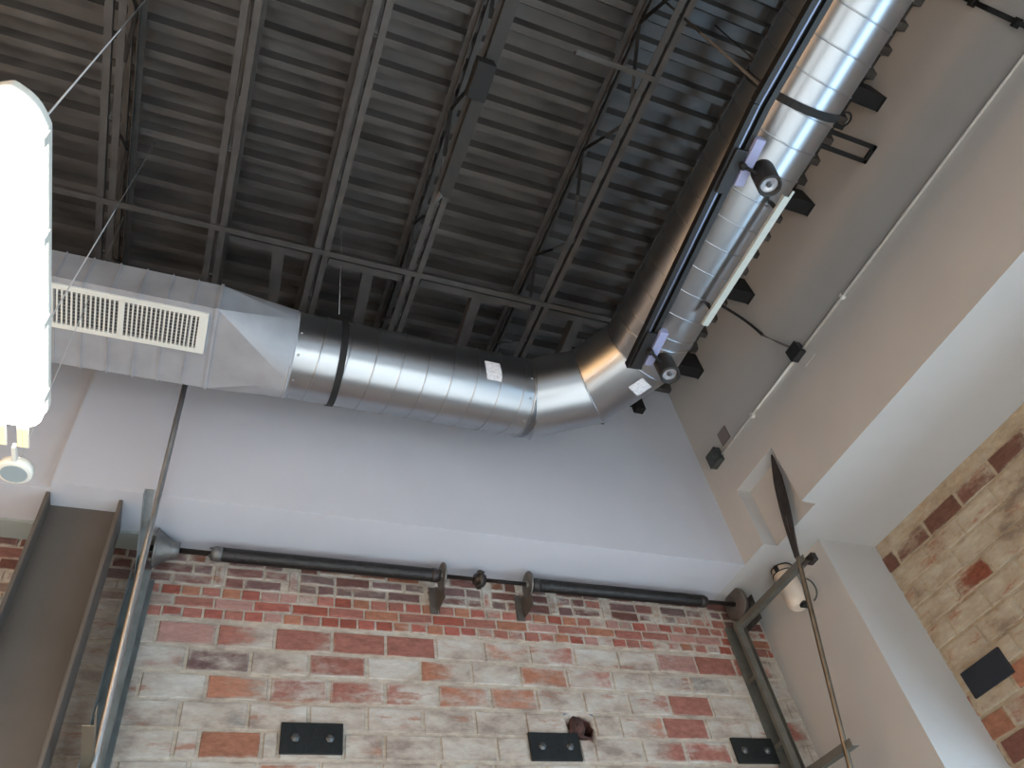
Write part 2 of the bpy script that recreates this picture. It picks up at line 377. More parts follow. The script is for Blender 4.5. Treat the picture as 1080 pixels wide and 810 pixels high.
# boxed-out plaster bulkheads ---------------------------------------------
ZU = 2.95
bm = bm_(); box(bm, -.785, 3.615, 3.507, YB+.1, ZU, ZD+.06); struct('trim_1', bm, M['white'])      # over the back wall
bm = bm_(); box(bm, XL, -.785, 3.56, YB+.1, ZU, ZD+.05); struct('trim_2', bm, M['white'])
bm = bm_()          # over the right wall, with the niche the door track runs up into
outl = [(3.615, YF), (XR+.1, YF), (XR+.1, YB+.1), (3.615, YB+.1), (3.615, 3.265), (3.735, 3.265), (3.735, 2.805), (3.615, 2.805)]
lo = [bm.verts.new((x, y, ZU)) for x, y in outl]; mid = [bm.verts.new((x, y, 3.45)) for x, y in outl]
bm.faces.new(lo)
for i in range(8): bm.faces.new((lo[i], lo[(i+1) % 8], mid[(i+1) % 8], mid[i]))
bm.faces.new((mid[4], mid[5], mid[6], mid[7]))
top = [bm.verts.new((x, y, ZD+.11)) for x, y in outl[:4]]
bm.faces.new(top)
bm.faces.new((mid[0], mid[1], top[1], top[0])); bm.faces.new((mid[1], mid[2], top[2], top[1])); bm.faces.new((mid[2], mid[3], top[3], top[2]))
bm.faces.new((mid[3], mid[4], mid[7], mid[0], top[0], top[3]))
struct('trim_3', bm, M['beige'])
bm = bm_(); box(bm, 4.012, XR+.1, 3.14, YB+.1, ZF, ZU); struct('trim_4', bm, M['beige'])       # plaster pier in the corner
bm = bm_(); box(bm, XL, -.23, 3.84, YB, ZU-.016, ZU+.002); struct('trim_5', bm, M['green_grey'])

# wall behind the camera, with two wide windows
bm = bm_()
wins = [(-4.2, -1.2, -1.2, 1.9), (-.4, 3.0, -1.2, 1.9)]
xs = [XL-.2, -4.2, -1.2, -.4, 3.0, XR+.2]
for i in range(5):
    if i in (1, 3):
        box(bm, xs[i], xs[i+1], YF-.2, YF, ZF, -1.2); box(bm, xs[i], xs[i+1], YF-.2, YF, 1.9, ZD+.13)
    else: box(bm, xs[i], xs[i+1], YF-.2, YF, ZF, ZD+.13)
struct('wall_front', bm, M['room'])
DAY = bpy.data.materials.new('clear_pane'); DAY.use_nodes = True
_n = DAY.node_tree; _n.nodes.clear(); _o = _n.nodes.new('ShaderNodeOutputMaterial'); _t = _n.nodes.new('ShaderNodeBsdfTransparent'); _g = _n.nodes.new('ShaderNodeBsdfGlossy'); _m = _n.nodes.new('ShaderNodeMixShader')
_m.inputs[0].default_value = .06; _g.inputs['Roughness'].default_value = .02; _t.inputs[0].default_value = (.94, .97, .96, 1)
_n.links.new(_t.outputs[0], _m.inputs[1]); _n.links.new(_g.outputs[0], _m.inputs[2]); _n.links.new(_m.outputs[0], _o.inputs[0])
def window(name, pts_fn, a0, a1, z0, z1, nb, m):
    bm = bm_(); f = .06
    def bx(a, b, c, d): 
        p = pts_fn(a, b); box(bm, p[0], p[1], p[2], p[3], c, d)
    bx(a0, a1, z0, z0+f); bx(a0, a1, z1-f, z1)
    for k in range(nb+1):
        a = a0 + (a1-a0-f)*k/nb; bx(a, a+f, z0+f, z1-f)
    w = struct(name, bm, M['frame'])
    bm = bm_(); p = pts_fn(a0, a1, .02); box(bm, p[0], p[1], p[2], p[3], z0, z1); obj('window_pane', bm, m, parent=w)
ff = lambda a, b, t=.06: (a, b, YF-.1-t/2, YF-.1+t/2)
window('window_1', ff, -4.2, -1.2, -1.2, 1.9, 3, DAY)
window('window_2', ff, -.4, 3.0, -1.2, 1.9, 3, DAY)
DAY2 = DAY
fr = lambda a, b, t=.06: (XR+.06-t/2, XR+.06+t/2, a, b)
window('window_3', fr, WY0, WY1, WZ0, WZ1, 4, DAY2)

# ------------------------------------------------------------------ roof joists
def joist(X, label, ylo=-5.9, yhi=3.5):
    t = thing('open_web_joist', label, 'roof joist', (X, (ylo+yhi)/2, 4.2), 'open-web steel joists under the roof deck')
    for nm, z, s in (('top_chord', 4.745, -1), ('bottom_chord', 4.205, 1)):
        bm = bm_()
        for sx in (-1, 1):
            zf = z
            box(bm, X+sx*.012 if sx > 0 else X-.048, X+.048 if sx > 0 else X-.012, ylo, yhi, zf-.003, zf+.003)
            a = X+sx*.012; box(bm, min(a, a+sx*.005), max(a, a+sx*.005), ylo, yhi, min(zf, zf+s*.04), max(zf, zf+s*.04))
        obj(nm, bm, M['dark_steel'], t)
    y = yhi-.2; up_ = True
    while y-.42 > max(ylo, -1.2):
        bm = bm_(); a = (X, y, 4.72 if up_ else 4.22); b = (X, y-.42, 4.22 if up_ else 4.72)
        tube(bm, [a, b], .012, 8); obj('web_bar', bm, M['dark_steel'], t); y -= .42; up_ = not up_
    return t
joist(-.85, 'dark steel roof joist directly above the glowing tube lamp, leftmost of all')
joist(-.25, 'dark steel roof joist above the slotted air grille, second from the left')
joist(.36, 'dark steel roof joist crossing above the black duct strap, third from the left')
joist(.955, 'dark steel roof joist beside the hanging channel with a bent bright end')
joist(1.875, 'dark steel roof joist with clearly open web, last one left of the sloping duct')
joist(2.75, 'dark steel roof joist hidden above the large duct along the right wall')
def xbar(name, x0, x1, y, z, w, h, lab, cat, grp=None, lip=True):
    bm = bm_(); box(bm, x0, x1, y-w/2, y+w/2, z, z+.005); 
    if lip: box(bm, x0, x1, y+w/2-.005, y+w/2, z+.005, z+h)
    o = obj(name, bm, M['dark_steel']); return tag(o, lab, cat, grp)
xbar('bridging_angle', -2.2, 2.88, 2.535, 4.19, .036, .04, 'long dark steel angle crossing under every joist nearer the back wall', 'steel angle', None)
xbar('bridging_angle', 1.40, 1.9, .935, 4.19, .03, .04, 'short dark steel angle tying two joists near the top of the photo', 'steel angle', None)
for x0, x1, lab in ((-.18, .3, 'short header channel between joists, above the round-to-square duct transition'), (.42, .89, 'short header channel between joists, left of the hanging channel'),
                (1.02, 1.81, 'header channel in the wide joist bay left of the open-web joist'), (1.94, 2.68, 'header channel between the open-web joist and the big duct')):
    bm = bm_(); box(bm, x0, x1, 2.60, 2.606, 4.25, 4.35); box(bm, x0, x1, 2.606, 2.65, 4.25, 4.256); box(bm, x0, x1, 2.606, 2.65, 4.344, 4.35)
    tag(obj('header_channel', bm, M['dark_steel']), lab, 'steel channel')
for x, lab in ((.115, 'short dark beam from header to back wall, leftmost of four'), (.68, 'short dark beam reaching the duct near its black strap, second of four'),
               (1.43, 'short dark beam above the paper label on the duct, third of four'), (2.2, 'short dark beam running down to the duct elbow, rightmost of four')):
    bm = bm_(); profile(bm, [(-.035, 0), (.035, 0), (.035, .006), (-.029, .006), (-.029, .09), (-.035, .09)], (x, 2.65, 4.26), (x+.06, 3.5, 4.26))
    tag(obj('short_beam', bm, M['dark_steel']), lab, 'steel beam')
# hanging channel and its box near the third joist
t = thing('strut_channel', 'long dark channel below a joist, its near end torn open and shiny', 'steel channel', (1.01, .8, 4.12))
bm = bm_(); profile(bm, [(-.036, 0), (.036, 0), (.036, .05), (.031, .05), (.031, .005), (-.031, .005), (-.031, .05), (-.036, .05)], (.97, -1.2, 4.12), (.955, 1.93, 4.12)); obj('channel', bm, M['darker_steel'], t)
bm = bm_(); v = [bm.verts.new(p) for p in ((.915, 1.90, 4.118), (.95, 1.93, 4.118), (.90, 1.985, 4.09), (.925, 1.9, 4.10))]
for f in ((0, 1, 2), (0, 3, 1), (1, 3, 2), (0, 2, 3)): bm.faces.new([v[i] for i in f])
o = obj('bent_end', bm, M['cast'], t); o['label'] = 'shiny torn metal end'
t2 = bm_(); box(t2, .87, .975, 1.1, 1.3, 4.02, 4.115); tag(obj('junction_box', t2, M['black'], bevel=.006), 'dark box hanging beneath the torn channel among the joists', 'electrical box')
# brackets from the deck to the right wall
first = None
for y, lab in ((.68, 'black bracket stub above the loop bracket, beside the sloping duct'), (1.48, 'black bracket stub level with the upper spotlight, right of the duct'),
               (2.28, 'small black bracket stub peeking out beside the pale strip'), (3.07, 'black bracket stub beside the lower spotlight at the elbow')):
    bm = bm_(); box(bm, 3.02, 3.61, y-.05, y+.05, 4.56, 4.57); box(bm, 3.02, 3.61, y-.05, y-.044, 4.57, 4.77); box(bm, 3.02, 3.61, y+.044, y+.05, 4.57, 4.77); box(bm, 3.602, 3.613, y-.05, y+.05, 4.55, 4.77)
    tag(obj('wall_bracket', bm, M['black']), lab, 'bracket', None)
bm = bm_(); box(bm, 3.15, 3.235, 3.44, 3.505, 4.43, 4.76); box(bm, 3.13, 3.255, 3.497, 3.505, 4.5, 4.76); tag(obj('wall_bracket', bm, M['black']), 'black bracket stub poking out below the elbow on the back bulkhead', 'bracket')
bm = bm_()
bar(bm, (3.05, .90, 4.36), (3.61, .90, 4.36), .028, .02); bar(bm, (3.05, 1.0, 4.36), (3.61, 1.0, 4.36), .028, .02); bar(bm, (3.598, .89, 4.36), (3.598, 1.01, 4.36), .03, .02)
bar(bm, (3.06, .89, 4.36), (3.06, 1.01, 4.36), .03, .02); bar(bm, (3.06, .95, 4.36), (3.06, .95, 4.78), .02, .02)
tag(obj('loop_bracket', bm, M['black']), 'black U-shaped two-bar bracket reaching the right wall', 'bracket')
bm = bm_(); tube(bm, [(3.25+.045*cos(a), .80+.045*sin(a), 4.33) for a in [2*pi*k/16 for k in range(17)]], .007, 6); bar(bm, (2.95, .85, 4.33), (3.28, .85, 4.33), .03, .014); bar(bm, (2.97, .85, 4.33), (2.97, .85, 4.78), .014, .014)
tag(obj('hook_ring', bm, M['black']), 'small black ring on a short bar just above the two-bar bracket', 'hook')

# ------------------------------------------------------------------ the duct
ZC, R_, YC, XC = 3.6, .254, 2.90, 2.348
duct = thing('air_duct', 'large galvanized air duct turning from the back wall along the right wall', 'air duct', (1.2, 2.9, 3.34))
def round_duct(bm, p, q, pitch=.155, phase=0):
    p, q = Vector(p), Vector(q); d = (q-p).normalized(); L_ = (q-p).length
    n = 64; a, b = frame_of(d)
    rings = [[bm.verts.new(o + (a*cos(2*pi*k/n)+b*sin(2*pi*k/n))*R_) for k in range(n)] for o in (p, q)]
    for k in range(n):
        f = bm.faces.new((rings[0][k], rings[0][(k+1) % n], rings[1][(k+1) % n], rings[1][k])); f.smooth = True
    N_ = int(L_/pitch*40); pts = []
    for i in range(N_+1):
        t = L_*i/N_; an = 2*pi*(t/pitch) + phase
        pts.append(p + d*t + (a*cos(an)+b*sin(an))*(R_+.0005))
    tube(bm, pts, .0045, 6, caps=False)
SX0, A_, B_, C_ = .285, (1.80, 2.90), (2.147, 2.70), (2.348, 2.352)
bm = bm_(); round_duct(bm, (SX0, YC, ZC), (A_[0], YC, ZC)); obj('round_section', bm, M['galv'], duct)
bm = bm_(); round_duct(bm, (XC, 2.15, ZC), (XC, -5.5, ZC), phase=1.2); obj('round_section', bm, M['galv'], duct)
bm = bm_()          # elbow: mitred gores
def mring(pt, dr, tilt, n=64, rr=R_):
    """ring in the mitre plane whose normal is dr, cylinder axis taken as given"""
    out = []
    nx = Vector((-dr[1], dr[0], 0)); k_ = 1/cos(tilt)
    for k in range(n):
        a = 2*pi*k/n
        out.append(Vector((pt[0], pt[1], ZC)) + nx*cos(a)*rr*k_ + Vector((0, 0, 1))*sin(a)*rr)
    return out
dirs = [0, -30, -60, -90]
def dv(a): a = math.radians(a); return Vector((cos(a), sin(a), 0))
secs = [mring((A_[0]-.06, A_[1]), dv(0), 0), mring(A_, dv(-15), math.radians(15)), mring(B_, dv(-45), math.radians(15)), mring(C_, dv(-75), math.radians(15)), mring((XC, 2.14), dv(-90), 0)]
for s0, s1 in zip(secs[:-1], secs[1:]):
    v0 = [bm.verts.new(Vector((p.x, p.y, ZC)) .lerp(p, 1) ) for p in s0]; v1 = [bm.verts.new(p) for p in s1]
    for k in range(64):
        f = bm.faces.new((v0[k], v0[(k+1) % 64], v1[(k+1) % 64], v1[k])); f.smooth = True
obj('elbow', bm, M['galv'], duct)
for (pt, dr, tl, rr) in (((A_[0]-.06, A_[1]), 0, 0, .006), ((A_[0]-.005, A_[1]), -15, 15, .005), (B_, -45, 15, .005), (C_, -75, 15, .005), ((XC, 2.14), -90, 0, .007)):
    bm = bm_(); pts = mring(pt, dv(dr), math.radians(tl), 64, R_+.002); tube(bm, pts+pts[:1], rr, 6, caps=False); obj('seam_ring', bm, M['galv'], duct)
# screws near the joints
bm = bm_()
for x in (SX0+.02, A_[0]-.09, A_[0]-.055):
    for a in (-130, -95, -60, -160, -30):
        a = math.radians(a); c = Vector((x, YC+cos(a)*R_, ZC+sin(a)*R_)); lathe(bm, c, (0, cos(a), sin(a)), [(0, .008), (.005, .007), (.006, .002)], 8)
obj('screw', bm, M['galv'], duct)['kind'] = 'stuff'
# transition, round to rectangular
BX0, BX1, BY0, BY1, BZ0, BZ1 = -4.9, -.14, 2.52, 3.075, 3.385, 3.60
bm = bm_(); n = 64
cy, cz, hy, hz = (BY0+BY1)/2, (BZ0+BZ1)/2, (BY1-BY0)/2, (BZ1-BZ0)/2
ra = [bm.verts.new((SX0, YC+cos(2*pi*k/n)*(R_+.004), ZC+sin(2*pi*k/n)*(R_+.004))) for k in range(n)]
cs = [bm.verts.new((BX1, cy+a*hy, cz+b*hz)) for a, b in ((1, 1), (-1, 1), (-1, -1), (1, -1))]
for q in range(4):
    for k in range(n//4):
        f = bm.faces.new((cs[q], ra[q*16+k], ra[(q*16+k+1) % n])); f.smooth = True
    bm.faces.new((cs[q], ra[((q+1)*16) % n], cs[(q+1) % 4]))
obj('transition', bm, M['galv_box'], duct)
bm = bm_()
pts = [(SX0-.012, YC+cos(2*pi*k/48)*(R_+.004), ZC+sin(2*pi*k/48)*(R_+.004)) for k in range(49)]; tube(bm, pts, .006, 6, caps=False); obj('seam_ring', bm, M['galv_box'], duct)
bm = bm_()
for x in (BX1, BX1-.008):
    pts = [(x, BY0-.004, BZ0-.004), (x, BY1+.004, BZ0-.004), (x, BY1+.004, BZ1+.004), (x, BY0-.004, BZ1+.004)]
    for i in range(4): bar(bm, pts[i], pts[(i+1) % 4], .008, .008)
obj('seam_ring', bm, M['galv_box'], duct)
bm = bm_(); box(bm, BX0, BX1, BY0, BY1, BZ0, BZ1)
x = BX1-.125
while x > -2.4:
    box(bm, x-.003, x+.003, BY0-.005, BY1+.005, BZ0-.005, BZ1+.005); x -= .125
obj('plenum', bm, M['galv_box'], duct)
# grille on the underside
GX0, GX1, GY0, GY1 = -1.42, -.178, 2.555, 2.825
gf = bm_(); gz0, gz1 = BZ0-.014, BZ0
def fr_(bm, x0, x1, y0, y1, wx, wy, z0, z1):
    box(bm, x0, x1, y0, y0+wy, z0, z1); box(bm, x0, x1, y1-wy, y1, z0, z1); box(bm, x0, x0+wx, y0+wy, y1-wy, z0, z1); box(bm, x1-wx, x1, y0+wy, y1-wy, z0, z1)
fr_(gf, GX0, GX1, GY0, GY1, .045, .028, gz0, gz1); box(gf, -.60, -.575, GY0+.02, GY1-.02, gz0, gz1)
gr = obj('air_grille', gf, M['grille'], duct, bevel=.002); gr['label'] = 'white slotted air grille'
bm = bm_(); box(bm, GX0+.045, GX1-.045, GY0+.028, GY1-.028, gz1-.001, gz1+.001); obj('grille_back', bm, M['gap_shade'], gr)  # dark sheet standing in for the shaded gaps between vanes
bm = bm_(); x = GX0+.055
while x < GX1-.05:
    bar(bm, (x, GY0+.028, gz0+.006), (x, GY1-.028, gz0+.006), .0075, .010); x += .0213
obj('vane', bm, M['grille'], gr)['kind'] = 'stuff'
bm = bm_(); y = GY0+.04
while y < GY1-.03:
    box(bm, GX0+.04, GX1-.04, y, y+.004, gz0+.008, gz1-.002); y += .021
obj('crossbar', bm, M['plate'], gr)['kind'] = 'stuff'
# paper labels stuck on
def on_tube(u, a, axis='x', e=.0012):
    return Vector((u, YC+cos(a)*(R_+e), ZC+sin(a)*(R_+e))) if axis == 'x' else Vector((XC+cos(a)*(R_+e), u, ZC+sin(a)*(R_+e)))
bm = bm_(); g = []
for i in range(5):
    a = math.radians(-174+i*7.2); g.append([bm.verts.new(on_tube(1.395+.005*i, a)), bm.verts.new(on_tube(1.495+.005*i, a))])
for i in range(4): bm.faces.new((g[i][0], g[i][1], g[i+1][1], g[i+1][0]))
o = obj('paper_label', bm, M['paper'], duct); o['label'] = 'white paper label on the straight duct'
sl = o.modifiers.new('thick', 'SOLIDIFY'); sl.thickness = .0008
# label on the last gore of the elbow
bm = bm_(); g = []
axis_d = dv(-60); side = Vector((-axis_d.y, axis_d.x, 0)); base = Vector((B_[0], B_[1], ZC)).lerp(Vector((C_[0], C_[1], ZC)), .77)
for i in range(5):
    a = math.radians(-98 + i*6.6); n_ = side*cos(a) + Vector((0, 0, 1))*sin(a)
    g.append([bm.verts.new(base + axis_d*(.052*s) + n_*(R_+.0015)) for s in (-1, 1)])
for i in range(4): bm.faces.new((g[i][0], g[i][1], g[i+1][1], g[i+1][0]))
o = obj('paper_label', bm, M['paper'], duct); o['label'] = 'white paper label on the elbow'
sl = o.modifiers.new('thick', 'SOLIDIFY'); sl.thickness = .0008

def strap(axis, u, lab, tilt=0):
    bm = bm_(); n = 64; w = .019
    rr = [[], [], [], []]
    for k in range(n+1):
        a = 2*pi*k/n
        for j, (du, dr) in enumerate(((-w, .004), (w, .004), (w, .008), (-w, .008))):
            c, s = cos(a)*(R_+dr), sin(a)*(R_+dr)
            p = Vector((u+du+tilt*s, YC+c, ZC+s)) if axis == 'x' else Vector((XC+c, u+du, ZC+s))
            rr[j].append(bm.verts.new(p))
    for k in range(n):
        for j in range(4): bm.faces.new((rr[j][k], rr[(j+1) % 4][k], rr[(j+1) % 4][k+1], rr[j][k+1]))
    if axis == 'x': box(bm, u-.01, u+.01, YC-.02, YC+.02, ZC+R_, ZC+R_+.05); tube(bm, [(u, YC, ZC+R_+.04), (u, YC, 4.74)], .004, 6)
    else: box(bm, XC-.02, XC+.02, u-.01, u+.01, ZC+R_, ZC+R_+.05); tube(bm, [(XC, u, ZC+R_+.04), (XC, u, 4.74)], .004, 6)
    return tag(obj('duct_strap', bm, M['black']), lab, 'duct strap')
strap('x', .545, 'black strap around the straight duct near the square transition')
strap('y', .64, 'black strap around the sloping duct near the top of the photo')
bm = bm_(); tube(bm, [(.50, 2.63, 3.72), (.50, 2.65, 4.74)], .0025, 6); tag(obj('hanger_wire', bm, M['cable']), 'thin pale wire hanging straight down to the strapped duct', 'wire')
# pale metal strip along the right flank of the duct
t = thing('metal_strip', 'long pale grey metal strip clipped along the sloping duct', 'metal strip', (2.43, 1.46, 3.27))
bm = bm_(); box(bm, 2.403, 2.443, 1.035, 1.87, 3.27, 3.276); box(bm, 2.403, 2.406, 1.035, 1.87, 3.276, 3.29); box(bm, 2.44, 2.443, 1.035, 1.87, 3.276, 3.29); obj('channel', bm, M['white_metal'], t)
bm = bm_(); box(bm, 2.432, 2.445, 1.0, 1.045, 3.272, 3.28); obj('tab', bm, M['white_metal'], t)
for y in (1.12, 1.78):
    bm = bm_(); bar(bm, (2.425, y, 3.275), (2.425, y, 3.37), .02, .01); obj('clip', bm, M['black'], t)

# ------------------------------------------------------------------ track lighting
RZ = 3.1
trk = thing('lighting_track', 'black lighting track hanging below the sloping duct', 'lighting track', (1.98, 1.0, RZ))
def track_seg(p, q):
    d = (Vector(q)-Vector(p)).normalized()
    bm = bm_()
    profile(bm, [(-.044, 0), (-.014, 0), (-.014, .022), (.014, .022), (.014, 0), (.042, 0), (.042, .04), (-.044, .04)], p, q)
    obj('rail', bm, M['rail'], trk)
    a, b = frame_of(d); off = -a*.012
    bm = bm_(); bar(bm, Vector(p)-a*.014, Vector(q)-a*.014, .008, .004); obj('rail_lip', bm, M['rail_lip'], trk)
RK = (1.92, .64, RZ); RE = (2.046, 2.135, RZ)
track_seg((1.92, -1.6, RZ), RK); track_seg(RK, RE)
rd = (Vector(RE)-Vector(RK)).normalized()
def on_rail(s, off=0, dz=0):
    a, b = frame_of(rd); return Vector(RK) + rd*s + a*off + Vector((0, 0, dz))
bm = bm_(); a_ = on_rail(1.495); b_ = on_rail(1.51); bar(bm, a_+Vector((0, 0, .02)), b_+Vector((0, 0, .02)), .09, .045); obj('end_cap', bm, M['rail'], trk)
for s0, s1 in ((.20, .42), (1.25, 1.49)):
    bm = bm_(); bar(bm, on_rail(s0, 0, -.008), on_rail(s1, 0, -.008), .06, .016); obj('track_adapter', bm, M['rail'], trk, bevel=.003)
bm = bm_(); tube(bm, [(1.905, .58, RZ+.04), (1.895, .60, 4.76)], .007, 8); bar(bm, (1.90, .55, RZ+.05), (1.90, .64, RZ+.05), .03, .02); obj('hanger_rod', bm, M['dark_steel'], trk)
bm = bm_(); tube(bm, [(1.93, -1.2, RZ+.04), (1.93, -1.2, 4.76)], .007, 8); obj('hanger_rod', bm, M['dark_steel'], trk)

def spotlight(s, head, aim, lab):
    root = on_rail(s, .03, -.016)
    t = thing('track_spotlight', lab, 'spotlight', root, 'black spotlights on the lighting track')
    bm = bm_(); a0 = on_rail(s-.13, .062, .0); a1 = on_rail(s+.10, .062, .0); bar(bm, a0, a1, .05, .045); obj('driver_box', bm, M['adapter'], t, bevel=.004)
    h = Vector(head); d = (-h.normalized()*cos(.60) + Vector(aim).normalized()*sin(.60)).normalized()
    bm = bm_(); lathe(bm, root+Vector((0, 0, -.02)), (0, 0, 1), [(0, .014), (.035, .014)], 12)
    j = h - d*.0
    tube(bm, [root+Vector((0, 0, -.012)), root.lerp(j, .5)+Vector((0, 0, -.012)), j], .009, 8); lathe(bm, root+Vector((-.0, 0, -.03)), (0, 0, 1), [(0, .008), (.006, .017), (.02, .017), (.026, .008)], 12); obj('arm', bm, M['black'], t)
    bm = bm_(); r = .055; Lb = .17
    lathe(bm, h-d*(Lb*.5), d, [(0, r*.80), (.006, r*.95), (.02, r), (Lb-.005, r), (Lb, r*.97), (Lb, r*.80), (Lb-.02, r*.76), (Lb-.021, .001)], 32); obj('lamp_housing', bm, M['housing'], t)
    bm = bm_(); c = h+d*(Lb*.5-.020)
    lathe(bm, c, d, [(0, r*.73), (.003, r*.73), (.003, r*.70), (-.006+.009, r*.45), (.001, r*.24), (.001, .001)], 28); o = obj('lens', bm, M['lens'], t)
    bm = bm_(); lathe(bm, c+d*.002, d, [(0, r*.24), (.006, r*.22), (.007, r*.1)], 20); obj('lamp_core', bm, M['lens_dark'], t)
    return t
spotlight(.265, (2.095, .912, 3.05), (.576, .50, -.654), 'black cylindrical spotlight on the track, nearer the top of the photo')
spotlight(1.36, (2.192, 2.058, 3.05), (.576, .50, -.654), 'black cylindrical spotlight at the low end of the track, by the elbow')

# ------------------------------------------------------------------ right wall fittings
XW = 3.615
bm = bm_(); tube(bm, [(XW-.013, -3, 3.775), (XW-.013, 2.15, 3.775)], .012, 10); tube(bm, [(XW-.013, 2.25, 3.775), (XW-.013, 3.23, 3.785)], .012, 10)
for y in (-.2, 1.7, 2.8): box(bm, XW-.028, XW, y-.012, y+.012, 3.757, 3.793)
tag(obj('conduit', bm, M['conduit']), 'thin white conduit running level along the right wall between two boxes', 'conduit')
def jbox(y, z, m, lab, s=.052):
    t = thing('junction_box', lab, 'electrical box', (XW, y, z-s), 'metal boxes on the right-wall conduit')
    bm = bm_(); box(bm, XW-.055, XW-.002, y-s, y+s, z-s, z+s); obj('box_body', bm, m, t, bevel=.004)
    bm = bm_(); box(bm, XW-.059, XW-.055, y-s-.003, y+s+.003, z-s-.003, z+s+.003); obj('cover', bm, m, t)
    return t
jbox(2.20, 3.79, M['box'], 'black square electrical box midway along the white conduit')
jbox(3.30, 3.80, M['box_old'], 'grey metal electrical box at the corner end of the white conduit', .062)
bm = bm_(); box(bm, XW-.006, XW-.0005, 2.10, 2.22, 3.66, 3.745); tag(obj('wall_plate', bm, M['beige'], bevel=.002), 'pale blank plate on the wall just below the black box', 'wall plate')
bm = bm_(); box(bm, XW-.008, XW-.0005, 3.09, 3.20, 3.835, 3.965); tag(obj('wall_plate', bm, M['plate_grey'], bevel=.002), 'grey blank plate on the wall above the corner box', 'wall plate')
t = thing('flexible_cable', 'dark flexible cable curving from the ceiling to the black wall box', 'cable', (XW-.05, 2.3, 4.1))
def bez(p, n=14):
    P_ = [Vector(q) for q in p]; out = []
    for i in range(n+1):
        u = i/n; a = [P_[k].lerp(P_[k+1], u) for k in range(3)]; b = [a[k].lerp(a[k+1], u) for k in range(2)]; out.append(b[0].lerp(b[1], u))
    return out
bm = bm_(); tube(bm, bez([(3.0, 2.35, 4.62), (3.25, 2.38, 4.6), (3.52, 2.38, 4.5), (XW-.03, 2.35, 4.18)]), .011, 8); obj('sheath', bm, M['black'], t)
bm = bm_(); tube(bm, [(XW-.03, 2.35, 4.18), (XW-.025, 2.28, 4.0), (XW-.025, 2.21, 3.85)], .008, 8); o = obj('conduit_tail', bm, M['plate_grey'], t)
bm = bm_(); tube(bm, [(XW-.02, -.03, 3.7), (XW-.02, -.025, 4.75)], .014, 8)
for z in (3.95, 4.35): box(bm, XW-.036, XW, -.05, 0, z, z+.03)
tag(obj('wall_pipe', bm, M['black']), 'thin black upright pipe on the right wall at the photo\'s top corner', 'pipe')

# ------------------------------------------------------------------ overhead-door hardware
SY, SZ = 3.85, 2.855
t = thing('torsion_spring_shaft', 'steel door shaft with two long black springs along the top of the brick', 'door spring', (1.75, SY, SZ-.1))
bm = bm_(); tube(bm, [(-.27, SY, SZ), (3.93, SY, SZ)], .017, 12); obj('shaft', bm, M['rod_steel'], t)
def spring(x0, x1):
    bm = bm_(); n = int((x1-x0)/.0075); prof = []
    for k in range(n):
        x = x0+(x1-x0)*k/n; prof += [(x-x0, .040), (x-x0+.0037, .0435)]
    lathe(bm, (x0, SY, SZ), (1, 0, 0), [(0, .02)] + prof + [((x1-x0), .02)], 20); o = obj('spring', bm, M['spring'], t)
    for x, s in ((x0, 1), (x1, -1)):
        bm = bm_(); lathe(bm, (x, SY, SZ), (s, 0, 0), [(-.03, .018), (-.028, .036), (-.01, .044), (.012, .045), (.03, .044)], 16)
        for a in (0, pi*.66, pi*1.33): 
            bar(bm, (x-s*.026, SY+cos(a)*.03, SZ+sin(a)*.03), (x-s*.04, SY+cos(a)*.03, SZ+sin(a)*.03), .008, .008)
        obj('winding_cone', bm, M['cast'] if x < .2 else M['rod_steel'], o)
spring(.085, 1.40); spring(2.09, 3.42)
for x in (1.445, 2.04):
    bm = bm_(); lathe(bm, (x-.006, SY, SZ), (1, 0, 0), [(0, .085), (.006, .088), (.012, .085)], 20); lathe(bm, (x-.018, SY, SZ), (1, 0, 0), [(0, .03), (.035, .03)], 16)
    o = obj('bearing_plate', bm, M['cast'], t, bevel=.002)
    bm = bm_(); v = [(x, SY-.03, SZ-.02), (x, YB-.011, SZ-.02), (x, YB-.011, SZ-.17), (x, YB-.06, SZ-.17)]
    for dx in (-.003, .003):
        pass
    profile(bm, [(0, 0), (.003, 0), (.003, .15), (0, .15)], (x, SY-.02, SZ-.17), (x, YB-.013, SZ-.17)); box(bm, x-.05, x+.003, YB-.018, YB-.012, SZ-.19, SZ+.0)
    obj('bracket', bm, M['cast_old'], o)
bm = bm_(); lathe(bm, (1.70, SY, SZ), (1, 0, 0), [(-.04, .02), (-.038, .035), (-.012, .035), (-.012, .062), (.008, .062), (.010, .035), (.035, .035), (.037, .02)], 20)
for k in range(3):
    a = 2*pi*k/3+.4; lathe(bm, (1.68, SY+cos(a)*.05, SZ+sin(a)*.05), (1, 0, 0), [(0, .009), (.04, .009)], 6)
obj('coupler', bm, M['rod_steel'], t)
# conical cable drums: grooves wound up a cone
def drum(x, s, m, r0=.048, r1=.125, w=.10):
    bm = bm_(); prof = [(0, .02), (0, r1+.008), (.01, r1+.008)]; n = 11
    for k in range(n):
        u = k/n; r = r1*(1-u)+r0*u; prof += [(.012+u*w, r+.004), (.012+u*w+w/n*.5, r-.003)]
    prof += [(.014+w, .05), (.05+w, .045), (.052+w, .02)]
    lathe(bm, (x, SY, SZ), (s, 0, 0), prof, 32); return obj('cable_drum', bm, m, t)
drum(-.245, 1, M['cast'], .05, .105, .08); 
bm = bm_(); lathe(bm, (3.70, SY, SZ), (1, 0, 0), [(0, .03), (0, .112), (.008, .12), (.03, .118), (.04, .07), (.08, .065), (.082, .02)], 28); o = obj('cable_drum', bm, M['cast_old'], t); o['label'] = 'dull grey disc-shaped drum in the corner'
